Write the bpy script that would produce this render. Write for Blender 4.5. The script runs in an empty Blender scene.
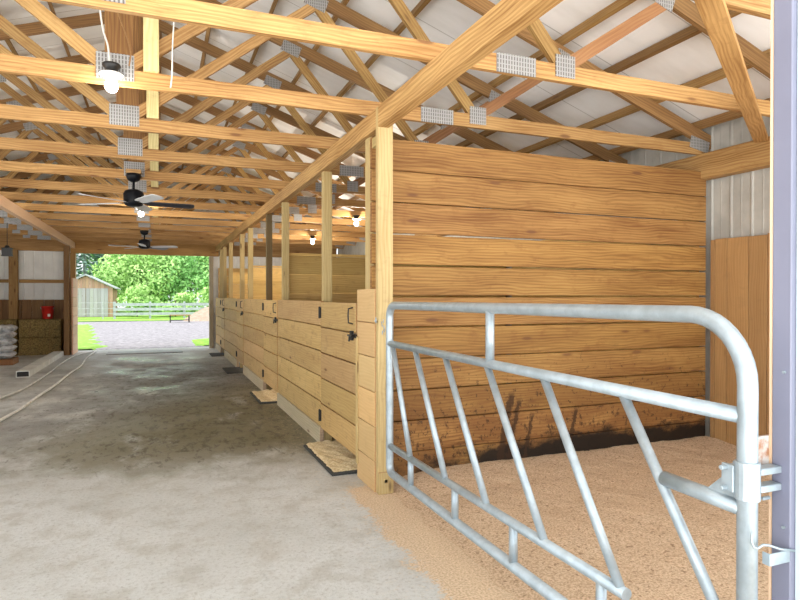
import bpy, math, random
from mathutils import Vector, Matrix
R = random.Random(7)
sc = bpy.context.scene
COL = sc.collection
PI = math.pi

# ------------------------------------------------------------------ materials
def new_mat(name):
    m = bpy.data.materials.new(name); m.use_nodes = True
    nt = m.node_tree
    return m, nt, nt.nodes['Principled BSDF']
def node(nt, kind, ins=None, **props):
    n = nt.nodes.new(kind)
    for k, v in props.items(): setattr(n, k, v)
    for k, v in (ins or {}).items():
        s = n.inputs[k]
        if hasattr(v, 'is_output') or isinstance(v, bpy.types.NodeSocket): nt.links.new(v, s)
        else: s.default_value = v
    return n
def math_(nt, op, a, b=0.0, c=0.0, clamp=False):
    n = node(nt, 'ShaderNodeMath', operation=op, use_clamp=clamp)
    for i, v in enumerate((a, b, c)):
        if isinstance(v, bpy.types.NodeSocket): nt.links.new(v, n.inputs[i])
        else: n.inputs[i].default_value = v
    return n.outputs[0]
def mix(nt, fac, a, b, blend='MIX'):
    n = node(nt, 'ShaderNodeMix', data_type='RGBA', blend_type=blend)
    for i, v in ((0, fac), (6, a), (7, b)):
        if isinstance(v, bpy.types.NodeSocket): nt.links.new(v, n.inputs[i])
        else: n.inputs[i].default_value = v if i == 0 else (tuple(v) + (1,))[:4]
    return n.outputs[2]
def ramp(nt, v, a, b):
    return node(nt, 'ShaderNodeMapRange', {0: v, 1: a, 2: b}, interpolation_type='SMOOTHSTEP').outputs[0]
def noise(nt, vec, scale, detail=4, rough=.55, dist=0.0):
    return node(nt, 'ShaderNodeTexNoise', {'Vector': vec, 'Scale': scale, 'Detail': detail, 'Roughness': rough, 'Distortion': dist}).outputs['Fac']
def vmul(nt, v, s):
    return node(nt, 'ShaderNodeVectorMath', {0: v, 1: s}, operation='MULTIPLY').outputs[0]
def vadd(nt, v, s):
    return node(nt, 'ShaderNodeVectorMath', {0: v, 1: s}, operation='ADD').outputs[0]

def wood(name, light, dark, knot=(.16, .07, .03), knots=.5, contrast=1.0, blotch=0.0, blotch_col=(.2, .12, .06), rough=.62, low_stain=None, spread=.22):
    m, nt, bs = new_mat(name)
    uv = node(nt, 'ShaderNodeUVMap', uv_map='UVMap').outputs[0]
    rnd = node(nt, 'ShaderNodeObjectInfo').outputs['Random']
    off = node(nt, 'ShaderNodeCombineXYZ', {0: math_(nt, 'MULTIPLY', rnd, 71.3), 1: math_(nt, 'MULTIPLY', rnd, 13.7)}).outputs[0]
    p = vadd(nt, uv, off)
    warp = noise(nt, vmul(nt, p, (1.3, 5, 1)), 1.0, 2)
    # growth rings: long wavy bands
    v2 = node(nt, 'ShaderNodeSeparateXYZ', {0: p}).outputs
    ring = math_(nt, 'SINE', math_(nt, 'MULTIPLY', math_(nt, 'ADD', v2[1], math_(nt, 'MULTIPLY', warp, .12)), 230.0))
    ring = math_(nt, 'MULTIPLY_ADD', ring, .5, .5)
    fine = noise(nt, vmul(nt, p, (2.2, 130, 1)), 1.0, 3)
    broad = noise(nt, vmul(nt, p, (.9, 6, 1)), 1.0, 3)
    g = math_(nt, 'ADD', math_(nt, 'MULTIPLY', ring, .20), math_(nt, 'ADD', math_(nt, 'MULTIPLY', fine, .75), math_(nt, 'MULTIPLY', broad, .75)))
    g = math_(nt, 'MULTIPLY_ADD', math_(nt, 'SUBTRACT', g, .85), 1.7 * contrast, .45, clamp=True)
    col = mix(nt, g, light, dark)
    vor = node(nt, 'ShaderNodeTexVoronoi', {'Vector': vmul(nt, vadd(nt, p, (3.1, 1.7, 0)), (1.7, 6.5, 1)), 'Scale': 1.0})
    kd = vor.outputs['Distance']
    pick = math_(nt, 'LESS_THAN', node(nt, 'ShaderNodeSeparateColor', {0: vor.outputs['Color']}).outputs[0], knots)
    k1 = math_(nt, 'MULTIPLY', math_(nt, 'SUBTRACT', 1.0, ramp(nt, kd, .065, .13)), pick)
    k2 = math_(nt, 'MULTIPLY', math_(nt, 'SUBTRACT', 1.0, ramp(nt, kd, .06, .24)), pick)
    col = mix(nt, math_(nt, 'MULTIPLY', k2, .35), col, dark)
    col = mix(nt, math_(nt, 'MULTIPLY', k1, .8), col, knot)
    tint = node(nt, 'ShaderNodeAttribute', attribute_name='tint')
    ts = node(nt, 'ShaderNodeSeparateColor', {0: tint.outputs['Color']}).outputs
    tv = math_(nt, 'ADD', ts[0], math_(nt, 'MULTIPLY', math_(nt, 'SUBTRACT', rnd, .5), spread))
    col = mix(nt, 1.0, col, node(nt, 'ShaderNodeCombineColor', {0: tv, 1: math_(nt, 'MULTIPLY', tv, ts[1]), 2: math_(nt, 'MULTIPLY', tv, ts[2])}).outputs[0], 'MULTIPLY')
    geo = node(nt, 'ShaderNodeNewGeometry').outputs['Position']
    if blotch:
        b = noise(nt, vmul(nt, geo, (3, 3, 5)), 2.2, 6, .68)
        col = mix(nt, math_(nt, 'MULTIPLY', ramp(nt, b, .52, .72), blotch), col, blotch_col)
    if low_stain:                      # dung and wet splashes up to a given height, dark foot gap painted in
        z = node(nt, 'ShaderNodeSeparateXYZ', {0: geo}).outputs
        zf = math_(nt, 'SUBTRACT', 1.0, ramp(nt, z[2], .05, low_stain * 1.5))
        s0 = noise(nt, vmul(nt, geo, (1.2, 1, 3)), 1.5, 5, .65)
        col = mix(nt, math_(nt, 'MULTIPLY', math_(nt, 'MULTIPLY', ramp(nt, s0, .30, .58), zf), .8), col, (.19, .08, .024))
        s1 = noise(nt, vmul(nt, geo, (17, 9, 13)), 1.5, 6, .74)
        m1 = ramp(nt, math_(nt, 'ADD', s1, math_(nt, 'MULTIPLY', zf, .10)), .63, .69)
        m1 = math_(nt, 'MULTIPLY', m1, ramp(nt, zf, 0.05, .5))
        col = mix(nt, math_(nt, 'MULTIPLY', m1, .8), col, (.05, .022, .01))
        s2 = noise(nt, vmul(nt, geo, (2.2, 1, 4.0)), 1.5, 6, .68)
        hi = math_(nt, 'SUBTRACT', 1.0, ramp(nt, z[2], .02, .40))
        xm = math_(nt, 'MULTIPLY_ADD', ramp(nt, z[0], 1.9, 3.3), .65, .35)
        m2 = ramp(nt, math_(nt, 'ADD', s2, math_(nt, 'MULTIPLY', math_(nt, 'MULTIPLY', hi, xm), .75)), .66, .95)
        col = mix(nt, math_(nt, 'MULTIPLY', m2, .96), col, (.010, .007, .005))  # near-black foot: staining, with the gap's darkness painted into it
        for xa, wd, top in ((2.86, .034, .70), (2.95, .024, .64), (3.12, .016, .5), (3.6, .02, .52)):      # smeared hoof marks
            dx = math_(nt, 'ABSOLUTE', math_(nt, 'SUBTRACT', math_(nt, 'SUBTRACT', z[0], xa), math_(nt, 'MULTIPLY', math_(nt, 'SUBTRACT', z[2], .4), .22)))
            mm = math_(nt, 'MULTIPLY', math_(nt, 'SUBTRACT', 1.0, ramp(nt, math_(nt, 'ADD', dx, math_(nt, 'MULTIPLY', math_(nt, 'SUBTRACT', s1, .5), .16)), wd * .7, wd * 1.2)), math_(nt, 'SUBTRACT', 1.0, ramp(nt, z[2], top - .08, top)))
            col = mix(nt, math_(nt, 'MULTIPLY', mm, .85), col, (.04, .018, .008))
    nt.links.new(col, bs.inputs['Base Color'])
    bs.inputs['Roughness'].default_value = rough
    bs.inputs['Specular IOR Level'].default_value = .25
    bmp = node(nt, 'ShaderNodeBump', {'Height': fine, 'Strength': .12, 'Distance': .004})
    nt.links.new(bmp.outputs[0], bs.inputs['Normal'])
    return m

def plain(name, col, rough=.5, metal=0.0, vary=.12, scale=6.0, bump=0.0, bscale=60.0, col2=None, emit=None, stren=0.0, spec=.4):
    m, nt, bs = new_mat(name)
    geo = node(nt, 'ShaderNodeNewGeometry').outputs['Position']
    n1 = noise(nt, geo, scale, 5, .6)
    c2 = col2 if col2 else tuple(c * (1 - vary * 2) for c in col)
    nt.links.new(mix(nt, ramp(nt, n1, .35, .68), col, c2), bs.inputs['Base Color'])
    bs.inputs['Roughness'].default_value = rough; bs.inputs['Metallic'].default_value = metal
    bs.inputs['Specular IOR Level'].default_value = spec
    if bump:
        b = node(nt, 'ShaderNodeBump', {'Height': noise(nt, geo, bscale, 4), 'Strength': bump, 'Distance': .01})
        nt.links.new(b.outputs[0], bs.inputs['Normal'])
    if emit:
        bs.inputs['Emission Color'].default_value = tuple(emit) + (1,); bs.inputs['Emission Strength'].default_value = stren
    return m

M = {}
M['truss'] = wood('truss_lumber', (.52, .32, .125), (.255, .125, .038), knots=.75, contrast=1.25, spread=.34, blotch=.35, blotch_col=(.24, .11, .035))
M['old'] = wood('aged_lumber', (.34, .19, .075), (.15, .07, .028), knots=.45, spread=.3)
M['red'] = wood('reddish_lumber', (.33, .17, .075), (.19, .075, .03), knots=.4, spread=.3)
M['beam'] = wood('beam_lumber', (.55, .345, .14), (.27, .135, .042), knots=.6, contrast=1.4)
M['post'] = wood('treated_post', (.56, .435, .215), (.37, .255, .10), knot=(.08, .04, .018), knots=.85, contrast=.95, blotch=.22)
M['front'] = wood('front_boards', (.64, .44, .20), (.44, .27, .10), knots=.5, contrast=.9, blotch=.5, blotch_col=(.25, .14, .055))
M['panel'] = wood('pale_panel_boards', (.67, .47, .23), (.52, .33, .14), knots=.35, contrast=.55, blotch=.12)
M['skirt'] = wood('grey_skirt_board', (.60, .52, .34), (.40, .34, .21), knots=.3, blotch=.3, blotch_col=(.3, .3, .26))
M['part'] = wood('partition_boards', (.43, .24, .076), (.19, .082, .021), knots=.95, contrast=1.3, blotch=.5, blotch_col=(.20, .085, .024), low_stain=1.0)
M['part2'] = wood('rear_partition_boards', (.72, .49, .19), (.48, .29, .09), knots=.5, blotch=.3, blotch_col=(.25, .13, .05))
M['wains'] = wood('wainscot_boards', (.46, .275, .12), (.30, .16, .06), knots=.55, contrast=.85, blotch=.2)
M['pink'] = wood('pink_daylit_lumber', (.72, .52, .36), (.58, .38, .24), knots=.2, contrast=.6)  # pink lumber; outside light on the far beam and panel put into its colour
M['shed'] = wood('shed_boards', (.44, .28, .20), (.34, .20, .14), knots=.2)
M['shed_grey'] = wood('grey_shed_boards', (.36, .35, .36), (.27, .26, .27), knots=.2)
M['galv'] = plain('galvanised_tube', (.43, .50, .545), rough=.4, metal=.5, vary=.1, scale=14, bump=.12, bscale=90)
M['purlin'] = wood('roof_purlin_lumber', (.36, .22, .085), (.19, .095, .034), knots=.5, spread=.34)
M['plate'] = None
M['white_metal'] = plain('white_ribbed_metal', (.88, .88, .85), rough=.5, vary=.06, scale=2)
M['grey_metal'] = plain('grey_ribbed_metal', (.47, .46, .42), rough=.5, vary=.1, scale=4)
M['trim_metal'] = plain('lavender_trim_metal', (.21, .215, .29), rough=.4, vary=.04, scale=3)
M['black'] = plain('black_iron', (.015, .014, .014), rough=.45)
M['fan_dark'] = plain('dark_fan_metal', (.008, .009, .012), rough=.45, spec=.15)
M['blade'] = plain('pale_fan_blade', (.62, .64, .66), rough=.4, vary=.05)
M['blade_dark'] = plain('dark_fan_blade', (.03, .035, .05), rough=.4)
M['bulb'] = plain('lit_bulb', (.9, .9, .88), emit=(1, .94, .84), stren=9.0)
M['porcelain'] = plain('white_porcelain', (.8, .8, .78), rough=.3, vary=.02)
M['cable'] = plain('white_cable', (.72, .70, .64), rough=.5, vary=.05)
M['hose'] = plain('pale_hose', (.78, .78, .74), rough=.5)
M['hose_dark'] = plain('grey_hose', (.62, .62, .58), rough=.5)
M['rubber'] = plain('rubber_mat', (.05, .052, .05), rough=.8, bump=.3)
M['pvc'] = plain('pale_box_beam', (.74, .74, .70), rough=.6, vary=.1, scale=5)
M['dark'] = plain('dark_void', (.02, .02, .02), rough=.8)
M['bag'] = plain('feed_sack_plastic', (.70, .71, .73), rough=.35, vary=.3, scale=9, bump=.5, bscale=14)
M['red_plastic'] = plain('red_bucket_plastic', (.62, .03, .02), rough=.4, vary=.05)
M['label'] = plain('whitish_plastic', (.8, .72, .68), rough=.5, vary=.03)
M['fence'] = plain('white_fence_paint', (.36, .39, .40), rough=.7)
M['slab'] = plain('grey_sill_plate', (.40, .41, .42), rough=.5)
M['trunk'] = plain('bark', (.16, .12, .09), rough=.9)
M['shingle'] = plain('grey_shingles', (.36, .38, .40), rough=.9)
def leafmat(name, a, b):
    m = plain(name, a, rough=.6, scale=1.3, col2=b, spec=.1)
    bs = m.node_tree.nodes['Principled BSDF']
    bs.inputs['Subsurface Weight'].default_value = 0
    return m
M['lime'] = leafmat('lime_leaves', (.42, .62, .22), (.29, .51, .15))
M['green'] = leafmat('green_leaves', (.29, .52, .18), (.18, .40, .12))
M['conifer'] = leafmat('blue_green_needles', (.28, .42, .34), (.18, .30, .24))

def m_plate():
    m, nt, bs = new_mat('nail_plate')
    uv = node(nt, 'ShaderNodeUVMap', uv_map='UVMap').outputs[0]
    s = node(nt, 'ShaderNodeSeparateXYZ', {0: uv}).outputs
    a = math_(nt, 'SINE', math_(nt, 'MULTIPLY', s[0], 2 * PI / .021))
    b = math_(nt, 'SINE', math_(nt, 'MULTIPLY', s[1], 2 * PI / .03))
    t = math_(nt, 'MULTIPLY', ramp(nt, a, -.2, .7), ramp(nt, b, -.95, -.5))
    nt.links.new(mix(nt, t, (.38, .38, .375), (.15, .14, .13)), bs.inputs['Base Color'])
    bs.inputs['Metallic'].default_value = .35; bs.inputs['Roughness'].default_value = .45
    bmp = node(nt, 'ShaderNodeBump', {'Height': t, 'Strength': .6, 'Distance': -.004})
    nt.links.new(bmp.outputs[0], bs.inputs['Normal'])
    return m
M['plate'] = m_plate()

def m_roof():
    m, nt, bs = new_mat('white_roof_sheet')
    geo = node(nt, 'ShaderNodeNewGeometry').outputs['Position']
    s = node(nt, 'ShaderNodeSeparateXYZ', {0: geo}).outputs
    fr = math_(nt, 'FRACT', math_(nt, 'MULTIPLY', s[1], 1 / .92))
    ln = math_(nt, 'LESS_THAN', fr, .014)
    n = noise(nt, vmul(nt, geo, (1, 3, 1)), 1.3, 5)
    c = mix(nt, ramp(nt, n, .4, .75), (.90, .91, .92), (.80, .81, .81))
    nt.links.new(mix(nt, math_(nt, 'MULTIPLY', ln, .6), c, (.32, .31, .29)), bs.inputs['Base Color'])
    bs.inputs['Roughness'].default_value = .5
    return m
M['roof'] = m_roof()

def sreg_mask(nt, sh, sreg): return math_(nt, 'MULTIPLY', ramp(nt, sh, .52, .64), sreg)
def m_floor():
    m, nt, bs = new_mat('worn_concrete')
    geo = node(nt, 'ShaderNodeNewGeometry').outputs['Position']
    s = node(nt, 'ShaderNodeSeparateXYZ', {0: geo}).outputs
    big = noise(nt, geo, .7, 6, .62)
    mid = noise(nt, geo, 4.0, 8, .68)
    fine = noise(nt, geo, 38, 8, .8)
    col = mix(nt, ramp(nt, big, .35, .65), (.59, .60, .59), (.505, .51, .49))
    col = mix(nt, math_(nt, 'MULTIPLY', ramp(nt, mid, .46, .66), .5), col, (.36, .335, .28))
    col = mix(nt, math_(nt, 'MULTIPLY', ramp(nt, fine, .48, .68), .75), col, (.30, .285, .25))
    # trampled dirt and muck in the middle stretch of the aisle
    yy = math_(nt, 'MULTIPLY', ramp(nt, s[1], 4.6, 6.6), math_(nt, 'SUBTRACT', 1.0, ramp(nt, s[1], 12.5, 17.5)))
    xx = ramp(nt, s[0], -3.0, .5)
    reg = math_(nt, 'MULTIPLY', yy, math_(nt, 'MULTIPLY_ADD', xx, .75, .25))
    d1 = noise(nt, vmul(nt, geo, (1.0, .55, 1)), 1.5, 8, .66)
    md = ramp(nt, math_(nt, 'ADD', d1, math_(nt, 'MULTIPLY', reg, .28)), .50, .72)
    md = math_(nt, 'MULTIPLY', md, math_(nt, 'MULTIPLY_ADD', reg, .85, .12))
    far = ramp(nt, math_(nt, 'SUBTRACT', s[1], math_(nt, 'MULTIPLY', s[0], 1.2)), 7.5, 10.5)
    col = mix(nt, md, col, mix(nt, far, (.165, .145, .08), (.17, .17, .165)))
    d2 = noise(nt, vmul(nt, geo, (3.4, 1.5, 1)), 2.8, 9, .78, .3)
    mk = math_(nt, 'MULTIPLY', ramp(nt, math_(nt, 'ADD', d2, math_(nt, 'MULTIPLY', reg, .1)), .60, .68), math_(nt, 'MULTIPLY_ADD', reg, .6, .15))
    col = mix(nt, mk, col, (.075, .06, .04))
    # pale shavings trodden out along the stall fronts
    sh = noise(nt, geo, 22, 6, .8)
    sreg = math_(nt, 'MULTIPLY', ramp(nt, s[0], .9, 1.6), .8)
    near = math_(nt, 'MULTIPLY', ramp(nt, s[0], 1.22, 1.50), math_(nt, 'SUBTRACT', 1.0, ramp(nt, s[1], 4.4, 4.7)))
    g1 = noise(nt, geo, 78, 3, .7)
    cov = ramp(nt, math_(nt, 'ADD', math_(nt, 'ADD', math_(nt, 'MULTIPLY', noise(nt, geo, 26, 6, .75), .6), math_(nt, 'MULTIPLY', noise(nt, geo, 4, 3), .4)), math_(nt, 'MULTIPLY', near, .30)), .60, .70)
    col = mix(nt, math_(nt, 'MULTIPLY', sreg_mask(nt, sh, sreg), .75), col, (.66, .52, .33))
    col = mix(nt, math_(nt, 'MULTIPLY', cov, ramp(nt, near, .0, .15)), col, mix(nt, ramp(nt, g1, .36, .62), (.48, .35, .225), (.72, .56, .39)))
    nt.links.new(col, bs.inputs['Base Color'])
    damp = math_(nt, 'MULTIPLY', math_(nt, 'MULTIPLY', ramp(nt, s[1], 8.5, 11), ramp(nt, noise(nt, geo, 1.0, 6, .6), .42, .6)), math_(nt, 'SUBTRACT', 1.0, ramp(nt, math_(nt, 'ABSOLUTE', math_(nt, 'ADD', s[0], .2)), .7, 1.5)))
    rr = math_(nt, 'SUBTRACT', math_(nt, 'MULTIPLY_ADD', ramp(nt, noise(nt, geo, 1.1, 6, .6), .4, .62), .3, .52), math_(nt, 'MULTIPLY', damp, .32))
    nt.links.new(rr, bs.inputs['Roughness'])
    bs.inputs['Specular IOR Level'].default_value = .35
    h = math_(nt, 'ADD', fine, math_(nt, 'MULTIPLY', mid, 1.5))
    nt.links.new(node(nt, 'ShaderNodeBump', {'Height': h, 'Strength': .55, 'Distance': .012}).outputs[0], bs.inputs['Normal'])
    return m
M['floor'] = m_floor()

def m_grain(name, a, b, c, scale, bump=.8, rough=.9):
    m, nt, bs = new_mat(name)
    geo = node(nt, 'ShaderNodeNewGeometry').outputs['Position']
    n1 = noise(nt, geo, scale, 3, .7); n2 = noise(nt, geo, scale * .45, 3, .6); n3 = noise(nt, geo, 1.6, 5, .6)
    col = mix(nt, ramp(nt, n1, .36, .62), b, a)
    col = mix(nt, math_(nt, 'MULTIPLY', ramp(nt, n2, .58, .68), .8), col, c)
    col = mix(nt, math_(nt, 'MULTIPLY', ramp(nt, n3, .5, .8), .35), col, b)
    nt.links.new(col, bs.inputs['Base Color']); bs.inputs['Roughness'].default_value = rough
    bs.inputs['Specular IOR Level'].default_value = .15
    nt.links.new(node(nt, 'ShaderNodeBump', {'Height': n1, 'Strength': bump, 'Distance': .012}).outputs[0], bs.inputs['Normal'])
    return m
M['bedding'] = m_grain('wood_shavings', (.70, .53, .37), (.45, .315, .20), (.24, .15, .085), 78)
M['shavings'] = m_grain('pale_shavings', (.78, .66, .42), (.56, .42, .23), (.85, .75, .55), 60)
M['gravel'] = m_grain('grey_gravel', (.27, .255, .275), (.17, .16, .175), (.36, .34, .36), 7)
M['hay'] = m_grain('hay', (.34, .25, .10), (.16, .11, .045), (.11, .09, .04), 30)
M['lawn'] = m_grain('bright_grass', (.24, .40, .07), (.15, .30, .05), (.32, .42, .12), 5)
M['chips'] = m_grain('pinkish_soil', (.32, .24, .19), (.25, .18, .135), (.36, .30, .26), 4)

# ------------------------------------------------------------------ mesh builder
class MB:
    def __init__(self): self.v, self.f, self.uv, self.t = [], [], [], []
    def quad(self, pts, uvs, tint):
        b = len(self.v); self.v += [tuple(p) for p in pts]; self.f.append(tuple(range(b, b + len(pts)))); self.uv.append(uvs); self.t.append(tint)
    def board(self, p0, p1, w, t, wdir, seed=True, tint=None, jig=0.0):
        """a sawn board from p0 to p1 (centre line): width w along wdir, thickness t across"""
        p0, p1 = Vector(p0), Vector(p1); ax = (p1 - p0); L = ax.length; ax.normalize()
        wd = Vector(wdir); wd = (wd - ax * wd.dot(ax)).normalized(); td = ax.cross(wd)
        b = len(self.v)
        c = []
        for s in (0, 1):
            for i, j in ((-1, -1), (1, -1), (1, 1), (-1, 1)):
                q = (p0 if s == 0 else p1) + wd * (w / 2 * i) + td * (t / 2 * j)
                c.append(q)
        self.v += [tuple(q) for q in c]
        u0, v0 = (R.uniform(0, 60), R.uniform(0, 40)) if seed else (0, 0)
        if tint is None:
            k = R.uniform(.84, 1.12); tint = (k, R.uniform(.96, 1.03), R.uniform(.93, 1.05))
        A = 0
        for i, (a, bb) in enumerate(((0, 1), (1, 2), (2, 3), (3, 0))):
            hw = w if i % 2 == 0 else t
            self.f.append((b + a, b + bb, b + 4 + bb, b + 4 + a)); self.t.append(tint)
            self.uv.append(((u0, v0 + A), (u0, v0 + A + hw), (u0 + L, v0 + A + hw), (u0 + L, v0 + A))); A += hw + .37
        self.f.append((b + 3, b + 2, b + 1, b)); self.f.append((b + 4, b + 5, b + 6, b + 7))
        for k in range(2):
            self.t.append(tuple(x * .85 for x in tint)); self.uv.append(((0, v0 + A), (0, v0 + A + w), (t, v0 + A + w), (t, v0 + A)))
        return self
    def box(self, lo, hi, along=None, **k):
        lo, hi = Vector(lo), Vector(hi); d = hi - lo; c = (lo + hi) / 2
        if along is None: along = max(range(3), key=lambda i: d[i])
        o = [i for i in range(3) if i != along]; wi = o[0] if d[o[0]] >= d[o[1]] else o[1]; ti = o[1] if wi == o[0] else o[0]
        p0, p1 = c.copy(), c.copy(); p0[along] = lo[along]; p1[along] = hi[along]
        wd = Vector((0, 0, 0)); wd[wi] = 1
        return self.board(p0, p1, d[wi], d[ti], wd, **k)
    def tube(self, pts, r, n=10, cap=True, closed=False):
        pts = [Vector(p) for p in pts]; rs = r if isinstance(r, (list, tuple)) else [r] * len(pts)
        b = len(self.v); up = None; m = len(pts)
        for i, p in enumerate(pts):
            if closed: t = (pts[(i + 1) % m] - pts[i - 1]).normalized()
            else: t = ((pts[min(i + 1, m - 1)] - p).normalized() + (p - pts[max(i - 1, 0)]).normalized()).normalized()
            if up is None:
                up = Vector((0, 0, 1)) if abs(t.z) < .9 else Vector((1, 0, 0))
            up = (up - t * up.dot(t)).normalized(); sd = t.cross(up)
            for k in range(n):
                a = 2 * PI * k / n; q = p + (up * math.cos(a) + sd * math.sin(a)) * rs[i]; self.v.append(tuple(q))
        for i in range(m if closed else m - 1):
            for k in range(n):
                k2 = (k + 1) % n; j = (i + 1) % m
                self.f.append((b + i * n + k, b + i * n + k2, b + j * n + k2, b + j * n + k))
                self.uv.append(((i, k), (i, k + 1), (i + 1, k + 1), (i + 1, k))); self.t.append((1, 1, 1))
        if cap and not closed:
            for i, rev in ((0, True), (m - 1, False)):
                idx = [b + i * n + k for k in range(n)]
                self.f.append(tuple(reversed(idx)) if rev else tuple(idx)); self.uv.append([(0, 0)] * n); self.t.append((1, 1, 1))
        return self
    def lathe(self, prof, o=(0, 0, 0), n=20, axis='Z'):
        b = len(self.v); o = Vector(o)
        for r, z in prof:
            for k in range(n):
                a = 2 * PI * k / n
                q = Vector((r * math.cos(a), r * math.sin(a), z))
                if axis == 'Y': q = Vector((q.x, q.z, -q.y))
                self.v.append(tuple(o + q))
        for i in range(len(prof) - 1):
            for k in range(n):
                k2 = (k + 1) % n
                self.f.append((b + i * n + k, b + i * n + k2, b + (i + 1) * n + k2, b + (i + 1) * n + k)); self.uv.append([(0, 0)] * 4); self.t.append((1, 1, 1))
        for i, rev in ((0, True), (len(prof) - 1, False)):
            if prof[i][0] > 1e-4:
                idx = [b + i * n + k for k in range(n)]
                self.f.append(tuple(reversed(idx)) if rev else tuple(idx)); self.uv.append([(0, 0)] * n); self.t.append((1, 1, 1))
        return self
    def build(self, name, mat, parent=None, smooth=False, bevel=0.0):
        me = bpy.data.meshes.new(name); me.from_pydata(self.v, [], self.f)
        me.uv_layers.new(name='UVMap'); me.color_attributes.new('tint', 'FLOAT_COLOR', 'CORNER')
        uu, cc = [], []
        for f, u, t in zip(self.f, self.uv, self.t):
            for k in range(len(f)):
                uu += u[k]; cc += (t[0], t[1], t[2], 1)
        me.uv_layers['UVMap'].data.foreach_set('uv', uu)
        me.color_attributes['tint'].data.foreach_set('color', cc)
        me.materials.append(M[mat] if isinstance(mat, str) else mat)
        if smooth:
            for p in me.polygons: p.use_smooth = len(p.vertices) == 4
        me.update()
        o = bpy.data.objects.new(name, me); COL.objects.link(o)
        if parent is not None:
            o.parent = parent
            o.location = -parent.location          # parts are written in world coordinates
        if bevel:
            b = o.modifiers.new('edge', 'BEVEL'); b.width = bevel; b.segments = 1; b.limit_method = 'ANGLE'
        return o
def tag(o, label=None, cat=None, group=None, kind=None):
    if label: o['label'] = label
    if cat: o['category'] = cat
    if group: o['group'] = group
    if kind: o['kind'] = kind
    return o
def thing(name, label, cat, loc=(0, 0, 0), group=None):
    o = bpy.data.objects.new(name, None); COL.objects.link(o); o.location = loc; o.empty_display_size = .1
    return tag(o, label, cat, group)
def copy_tree(root, loc, label=None, rotz=0.0):
    c = root.copy(); COL.objects.link(c); c.location = loc; c.rotation_euler.z += rotz
    if label: c['label'] = label
    for ch in list(root.children):
        d = ch.copy(); COL.objects.link(d); d.parent = c
        for g in list(ch.children):
            e = g.copy(); COL.objects.link(e); e.parent = d
    return c
ORD = 'first second third fourth fifth sixth seventh eighth ninth tenth eleventh twelfth thirteenth fourteenth fifteenth sixteenth'.split()

# ------------------------------------------------------------------ dimensions
XF = 1.57                     # plane of the stall fronts
XS = XF + .03                 # plane the boards of the stall fronts are nailed to
XC, XR, XL = -.27, 5.32, -5.86
YE = 18.5                     # far end wall
ZB = 2.99                     # truss bearing height
TY = [2.2 + 1.205 * k for k in range(14)]

# ------------------------------------------------------------------ setting
def grid(x0, x1, y0, y1, nx, ny, fz):
    b = MB()
    for j in range(ny + 1):
        for i in range(nx + 1):
            x = x0 + (x1 - x0) * i / nx; y = y0 + (y1 - y0) * j / ny
            b.v.append((x, y, fz(x, y)))
    for j in range(ny):
        for i in range(nx):
            a = j * (nx + 1) + i
            b.f.append((a, a + 1, a + nx + 2, a + nx + 1)); b.uv.append([(0, 0)] * 4); b.t.append((1, 1, 1))
    return b
fl = MB().box((-6.1, -.6, -.15), (5.5, 18.95, 0), tint=(1, 1, 1)).build('floor', 'floor'); tag(fl, 'worn pale concrete aisle floor of the barn', 'floor', kind='structure')

def ribbed(x0, x1, z0, z1, depth=.009, pitch=.229, rib=.045):
    """profile of ribbed sheet: list of (x, offset)"""
    pr = []; x = x0
    while x < x1 - 1e-6:
        for dx, h in ((0, 0), (.35, 1), (.65, 1), (1.0, 0)):
            xx = x + dx * rib
            if xx <= x1: pr.append((xx, h * depth))
        xm = x + rib + (pitch - rib) * .5
        if xm + .02 < x1: pr += [(xm - .012, 0), (xm, depth * .35), (xm + .012, 0)]
        x += pitch
    pr.append((x1, 0)); return pr
def sheet(axis, at, a0, a1, z0, z1, sgn, mat, name, label, holes=None):
    b = MB(); pr = ribbed(a0, a1, z0, z1)
    for (p, h), (q, g) in zip(pr, pr[1:]):
        def P(a, o, z): return (at + sgn * o, a, z) if axis == 'X' else (a, at + sgn * o, z)
        pts = [P(p, h, z0), P(q, g, z0), P(q, g, z1), P(p, h, z1)]
        b.quad(pts, [(0, 0)] * 4, (1, 1, 1))
        pts = [P(p, h - .004, z0), P(q, g - .004, z0), P(q, g - .004, z1), P(p, h - .004, z1)]
        b.quad(pts[::-1], [(0, 0)] * 4, (1, 1, 1))
    return tag(b.build(name, mat), label, 'wall', kind='structure')
sheet('X', XR + .03, .9, YE + .1, 0, 3.31, -1, 'grey_metal', 'wall_right', 'ribbed metal outer wall behind the stalls')
sheet('X', XL - .03, 9.6, YE + .1, 0, 3.31, 1, 'white_metal', 'wall_left', 'ribbed metal outer wall on the open side of the barn')
we = sheet('Y', YE + .12, XL, -2.12, 0, 3.05, -1, 'white_metal', 'wall_far', 'white ribbed metal end wall beside the big doorway')
sheet('Y', YE + .12, 1.5, XR, 0, 3.05, -1, 'white_metal', 'wall_far_stalls', 'white ribbed metal end wall behind the last stall')
# gable above the end wall
def zroof(x, off=0.0): return 3.148 + .345 * (5.287 - abs(x - XC) + XC - XC + XC) + off if False else 3.148 + .345 * (5.557 - abs(x - XC)) + off
b = MB()
n = 40
for i in range(n):
    x0 = XL + (XR - XL) * i / n; x1 = XL + (XR - XL) * (i + 1) / n
    for yy, s in ((YE + .10, 1), (YE + .13, -1)):
        pts = [(x0, yy, 3.0), (x1, yy, 3.0), (x1, yy, zroof(x1, .2)), (x0, yy, zroof(x0, .2))]
        b.quad(pts[::s], [(0, 0)] * 4, (1, 1, 1))
tag(b.build('wall_gable', 'white_metal'), 'pale gable sheeting above the far doorway', 'wall', kind='structure')
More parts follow.
